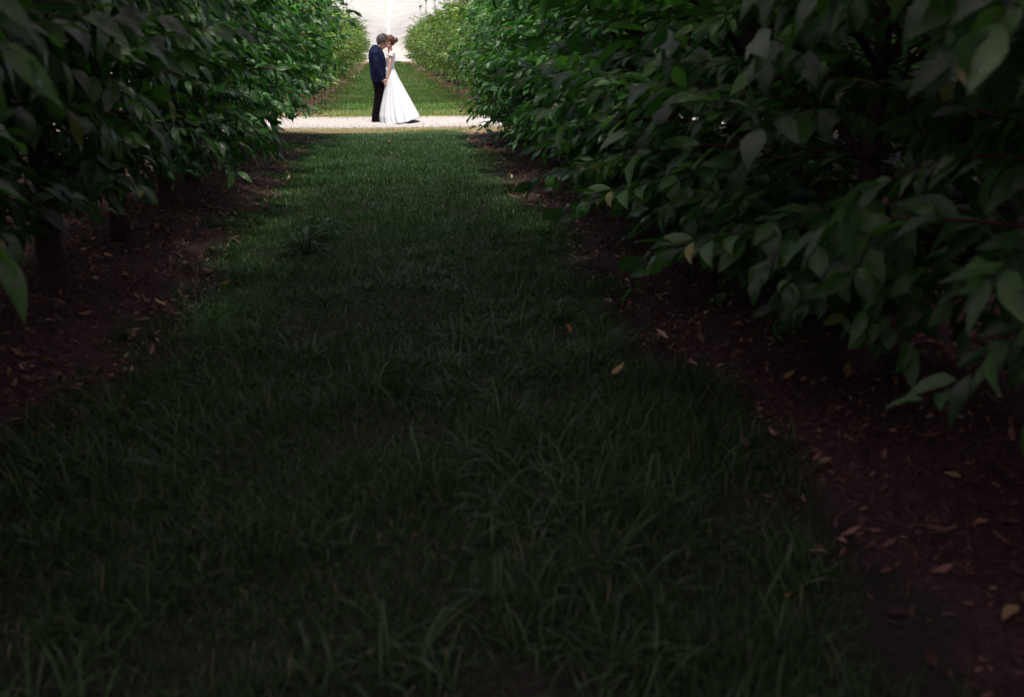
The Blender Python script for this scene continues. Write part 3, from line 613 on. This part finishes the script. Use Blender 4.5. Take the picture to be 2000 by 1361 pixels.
# ---- groom
man = empty('person', (0, 0, 0)); tag(man, 'man in navy jacket and black trousers, head bowed to kiss the bride, on the path', 'person')
mb = MB(); hc = cp(514, 243); qm = head(mb, hc, R(30), 1.12)
mb.tube([cp(462, 345), cp(478, 300), cp(498, 262)], [.068, .060, .056], 16)
mb.loft(rings([(385, 520, 690, .135), (375, 530, 620, .135), (385, 535, 540, .14), (380, 530, 460, .165), (375, 520, 390, .185), (390, 510, 345, .16), (430, 500, 320, .09)]))
for sd_ in (1, -1):
    hx = .095 * sd_
    mb.tube([cp(468, 690, hx), cp(472, 790, hx), cp(474, 890, hx), cp(455, 990, hx), cp(432, 1120, hx), cp(430, 1150, hx)], [.070, .062, .048, .046, .034, .036], 14)
    mb.tube([cp(425, 1150, hx), cp(445, 1160, hx), cp(466, 1167, hx)], [.030, .026, .014], 10)
# right arm (viewer side) forward and down, left arm likewise behind
for sd_, wx in ((1, .10), (-1, -.02)):
    sh = cp(435, 372, .19 * sd_); el = cp(452, 545, .215 * sd_); wr = cp(520, 672, .16 if sd_ > 0 else -.12)
    mb.tube([sh, tuple((Vector(sh) + Vector(el)) / 2), el, tuple((Vector(el) + Vector(wr)) / 2), wr], [.044, .042, .036, .032, .025], 12)
    yy = .16 if sd_ > 0 else -.12
    mb.tube([cp(516, 668, yy), cp(533, 684, yy), cp(550, 698, yy)], [.024, .038, .036], 12, .5, (0, 1, 0))
    for k, (ex, ey) in enumerate(((592, 684), (600, 704), (592, 722), (576, 736))):
        bx, by = 556 + 1 - k * 5, 688 + k * 8; L = .082 - .006 * abs(k - 1)
        d = Vector(cp(ex, ey, yy + .02)) - Vector(cp(bx, by, yy)); d.normalize()
        b0 = cp(bx, by, yy + .004)
        finger(mb, b0, [d * L * .45, (d + Vector((0, .35, -.25))).normalized() * L * .3, (d + Vector((0, .8, -.6))).normalized() * L * .25], .0095)
    finger(mb, cp(530, 680, yy), [Vector((.035, -.02, .008)), Vector((.034, .004, .002)), Vector((.022, .012, -.006))], .0105)
mb.remeshed('body', SKIN, man, .0055, 2)
# jacket with sleeves
mb = MB()
mb.loft(rings([(392, 548, 702, .185), (380, 553, 668, .190), (372, 556, 610, .185), (366, 556, 550, .180), (358, 553, 490, .190), (351, 548, 430, .205), (350, 538, 385, .212), (356, 518, 345, .200), (372, 500, 312, .165), (390, 484, 290, .125), (408, 468, 272, .085)], 28))
for sd_ in (1, -1):
    yy = .16 if sd_ > 0 else -.12
    mb.tube([cp(425, 352, .165 * sd_), cp(428, 372, .20 * sd_), cp(436, 450, .235 * sd_), cp(452, 548, .235 * sd_), cp(484, 612, (.235 + yy * sd_) / 2 * sd_), cp(517, 672, yy)], [.060, .070, .064, .058, .052, .045], 16)
mb.remeshed('jacket', NAVY, man, .009, 3)
mb = MB()   # satin lapels and bow tie
for sd_ in (1, -1): mb.tube([cp(470, 300, .07 * sd_), cp(505, 330, .075 * sd_), cp(528, 375, .075 * sd_), cp(546, 430, .045 * sd_), cp(555, 500, .02 * sd_)], [.012, .02, .026, .022, .008], 10, .45)
mb.remeshed('lapels', SATIN, man, .005, 1)
mb = MB(); mb.loft(rings([(442, 500, 322, .085, -.5), (444, 500, 305, .080, -.55), (446, 496, 290, .072, -.6), (450, 492, 280, .068, -.6)], 20)); mb.ball(cp(512, 345), (.02, .05, .05)); mb.remeshed('shirt', SHIRT, man, .006, 1)
mb = MB(); mb.loft(rings([(0, 0, 0, 0)]) if False else [[v(cp(508, 322), .004 * math.cos(a) + .006, y_, .012 * (1 + abs(y_) * 14) * math.sin(a)) for a in [k * math.pi / 4 for k in range(8)]] for y_ in (-.05, -.03, -.008, .008, .03, .05)]); mb.obj('bow_tie', SATIN, man)
for sd_ in (1, -1):
    yy = .16 if sd_ > 0 else -.12; MB().tube([cp(513, 664, yy), cp(522, 676, yy)], [.036, .035], 14).obj('shirt_cuff', SHIRT, man)
# trousers
mb = MB(); mb.loft(rings([(398, 545, 730, .165), (392, 548, 700, .165), (390, 546, 660, .160)], 24))
for sd_ in (1, -1):
    hx = .088 * sd_
    mb.loft([[(p[0], p[1] - hx, p[2]) for p in r] for r in rings([(386, 478, 1146, .062), (390, 476, 1100, .066), (399, 494, 1010, .070), (414, 512, 920, .074), (420, 528, 830, .082), (408, 542, 740, .088), (402, 545, 690, .085)], 20)])
mb.remeshed('trousers', BLACK, man, .009, 3)
for sd_ in (1, -1):
    hx = .095 * sd_; mb = MB(); mb.loft([[(p[0], p[1] - hx, p[2]) for p in r] for r in rings([(386, 492, 1174, .046), (385, 494, 1166, .048), (387, 482, 1152, .046), (389, 462, 1138, .042)], 20)]); mb.remeshed('shoe', SHOE, man, .006, 1)
# hair: cap over the skull, cut short at the neck
def hair_cap(q, s, mat, parent, cut, name='hair', seed=1, swept=False):
    rr = random.Random(seed); V = []; F = []; n, m_ = 30, 20
    for i in range(m_ + 1):
        ph = math.pi * i / m_
        for k in range(n):
            th = 2 * math.pi * k / n; x = .110 * math.sin(ph) * math.cos(th); y = .088 * math.sin(ph) * math.sin(th); z = .104 * math.cos(ph)
            j = 1 + rr.uniform(-.04, .07); V.append((x * j - .014, y * j, z * j + .035))
    for i in range(m_):
        for k in range(n):
            a = i * n + k; b_ = i * n + (k + 1) % n; f = (a, b_, b_ + n, a + n); cx = sum(V[t_][0] for t_ in f) / 4; cz = sum(V[t_][2] for t_ in f) / 4
            if cut(cx, cz): F.append(f)
    P = [q(*p) for p in V]; g = np.random.default_rng(seed); cen = Vector(q(-.014, 0, .035)); bk = Vector(q(-1, 0, -.35)) - Vector(q(0, 0, 0))
    fw = Vector(q(1, 0, -.2)) - Vector(q(0, 0, 0)); n0 = len(P)
    for f in list(F):   # locks lying over the cap, broken outline
        for _ in range(1 if swept else 3):
            c_ = Vector([sum(P[t_][i_] for t_ in f) / 4 + g.normal(0, .004) for i_ in range(3)]); out = (c_ - cen).normalized()
            d = ((bk if swept else fw) * .8 + out * (g.uniform(-.1, .12) if swept else g.uniform(.15, .55)) + Vector(g.normal(0, .35, 3))).normalized(); sd2 = d.cross(out).normalized() * .0035
            L_ = g.uniform(.018, .036); a0 = c_ + out * .002; a1 = a0 + d * L_ * .6; a2 = a1 + (d - out * .5).normalized() * L_ * .4; b0 = len(P)
            P += [tuple(a0 - sd2), tuple(a0 + sd2), tuple(a1 + sd2 * .8), tuple(a1 - sd2 * .8), tuple(a2 + sd2 * .15), tuple(a2 - sd2 * .15)]
            F += [(b0, b0 + 1, b0 + 2, b0 + 3), (b0 + 3, b0 + 2, b0 + 4, b0 + 5)]
    me = bpy.data.meshes.new(name); me.from_pydata(P, [], F); me.update(); me.polygons.foreach_set('use_smooth', [True] * len(F))
    o = link(name, me, mat, parent); sm = o.modifiers.new('thick', 'SOLIDIFY'); sm.thickness = .004; sm.offset = -1; return o
hair_cap(qm, 1.1, GREYHAIR, man, lambda x, z: (z > .070) or (x < .035 and z > .01) or (x < .0 and z > -.045) or (x < -.03 and z > -.075))

# ---- bride
br = empty('person', (0, 0, 0)); tag(br, 'bride in long white gown with a brown hair bun, kissing the man, on the path', 'person')
mb = MB(); hb = cp(593, 243); qb = head(mb, hb, R(-6), .98, -1)
mb.tube([cp(610, 372), cp(606, 330), cp(604, 285)], [.056, .048, .047], 14)
mb.loft(rings([(568, 645, 640, .15), (572, 648, 590, .15), (566, 646, 540, .115), (558, 652, 480, .125), (554, 655, 430, .14), (566, 655, 390, .155), (590, 645, 366, .12), (600, 628, 352, .06)]))
for sd_ in (1, -1):
    yy = .165 if sd_ > 0 else -.13
    mb.tube([cp(618, 384, .135 * sd_), cp(616, 410, .155 * sd_), cp(606, 470, .165 * sd_), cp(602, 535, .17 * sd_), cp(592, 600, yy + .0), cp(577, 660, yy)], [.036, .037, .036, .031, .029, .020], 12)
    mb.tube([cp(577, 658, yy), cp(572, 678, yy - .01), cp(562, 696, yy - .015)], [.019, .032, .030], 12, .5, (0, 1, 0))
    for k in range(4):
        b0 = cp(550 + k * 8, 694 + k * 3, yy - .012); d = Vector((-.3 + .12 * k, .15, -1)).normalized(); L = .070 - .005 * abs(k - 1)
        finger(mb, b0, [d * L * .45, (d + Vector((-.2, -.5, 0))).normalized() * L * .3, (d + Vector((-.3, -1.2, .3))).normalized() * L * .25], .0078)
    finger(mb, cp(563, 674, yy), [Vector((-.028, -.012, -.006)), Vector((-.026, .0, -.008)), Vector((-.018, .006, -.004))], .0085)
    mb.tube([cp(600, 640, .07 * sd_), cp(590, 860, .08 * sd_), cp(575, 1120, .08 * sd_)], [.085, .055, .036], 12); mb.tube([cp(585, 1130, .08 * sd_), cp(545, 1160, .085 * sd_)], [.034, .022], 10)
mb.remeshed('body', SKIN, br, .0052, 2)
# bodice with cap sleeves
mb = MB()
mb.loft(rings([(557, 655, 560, .128), (555, 655, 540, .125), (551, 657, 500, .130), (546, 662, 455, .142), (545, 667, 420, .155, .12), (556, 667, 394, .165, .3), (572, 665, 376, .155, .45), (592, 655, 362, .12, .6), (596, 650, 352, .10, .6)], 26))
for sd_ in (1, -1): mb.tube([cp(622, 372, .10 * sd_), cp(622, 384, .15 * sd_), cp(617, 402, .158 * sd_), cp(613, 420, .160 * sd_)], [.045, .056, .056, .042], 14)
mb.remeshed('bodice', LACE, br, .007, 2)
mb = MB(); mb.loft(rings([(554, 656, 556, .130), (553, 657, 549, .133), (553, 657, 537, .133), (554, 656, 530, .130)], 26)); mb.obj('sash', SASH, br)
# skirt
n, mrow = 150, 46; V = []
zs_ = [1.10, .94, .77, .34, .15, 0]   # left edge (crop cx) and right edge at heights
xl = [-.0, 0]; 
Lz = [540, 640, 740, 980, 1090, 1185]; Lx = [555, 556, 543, 492, 474, 488]; Rz = [540, 660, 780, 900, 1020, 1110]; Rx = [655, 712, 782, 852, 922, 972]
for i in range(mrow + 1):
    s = i / mrow
    for k in range(n):
        th = 2 * math.pi * k / n; c, sn = math.cos(th), math.sin(th); u = (c + 1) / 2   # 0 left, 1 right
        hem = 1186 - 80 * u ** 1.7 if sn > -2 else 0; hem += 5 * math.sin(th * 9 + 1)
        cy = 540 + (hem - 540) * s
        a = np.interp(cy, Lz, Lx); b_ = np.interp(540 + (1108 - 540) * s, Rz, Rx)
        x0 = cp(a, cy)[0]; x1 = cp(b_, cy)[0]; hy = .125 + .50 * s ** 1.05
        fold = .7 * (.045 * math.sin(th * 11 + .6) + .03 * math.sin(th * 17 + 2.1 + s) + .015 * math.sin(th * 29)) * s ** .8
        rx = (x1 - x0) / 2; z = (1175 - cy) / 568
        V.append(((x0 + x1) / 2 + rx * (c + fold * c * .25), YC + (hy * (1 + fold * 1.5)) * sn, max(z, .004)))
F = [(i * n + k, i * n + (k + 1) % n, (i + 1) * n + (k + 1) % n, (i + 1) * n + k) for i in range(mrow) for k in range(n)]
me = bpy.data.meshes.new('skirt'); me.from_pydata(V, [], F); me.polygons.foreach_set('use_smooth', [True] * len(F)); me.update()
o = link('skirt', me, GOWN, br); sm = o.modifiers.new('thick', 'SOLIDIFY'); sm.thickness = .005; sm.offset = -1
hair_cap(qb, 1, BROWNHAIR, br, lambda x, z: (z > .060) or (x < .025 and z > .012) or (x < -.035 and z > -.06), seed=4, swept=True)
bn = cp(667, 220); mb = MB()
for k in range(5): # coiled bun
    a = k * 1.26; mb.ball(v(bn, .012 * math.cos(a), .014 * math.sin(a * 1.3), .010 * math.sin(a)), (.050, .050, .052), Matrix.Rotation(a, 3, 'Y'))
mb.tube([cp(622, 236), cp(644, 228)], [.035, .03], 12)
mb.remeshed('hair_bun', BROWNHAIR, br, .006, 2)
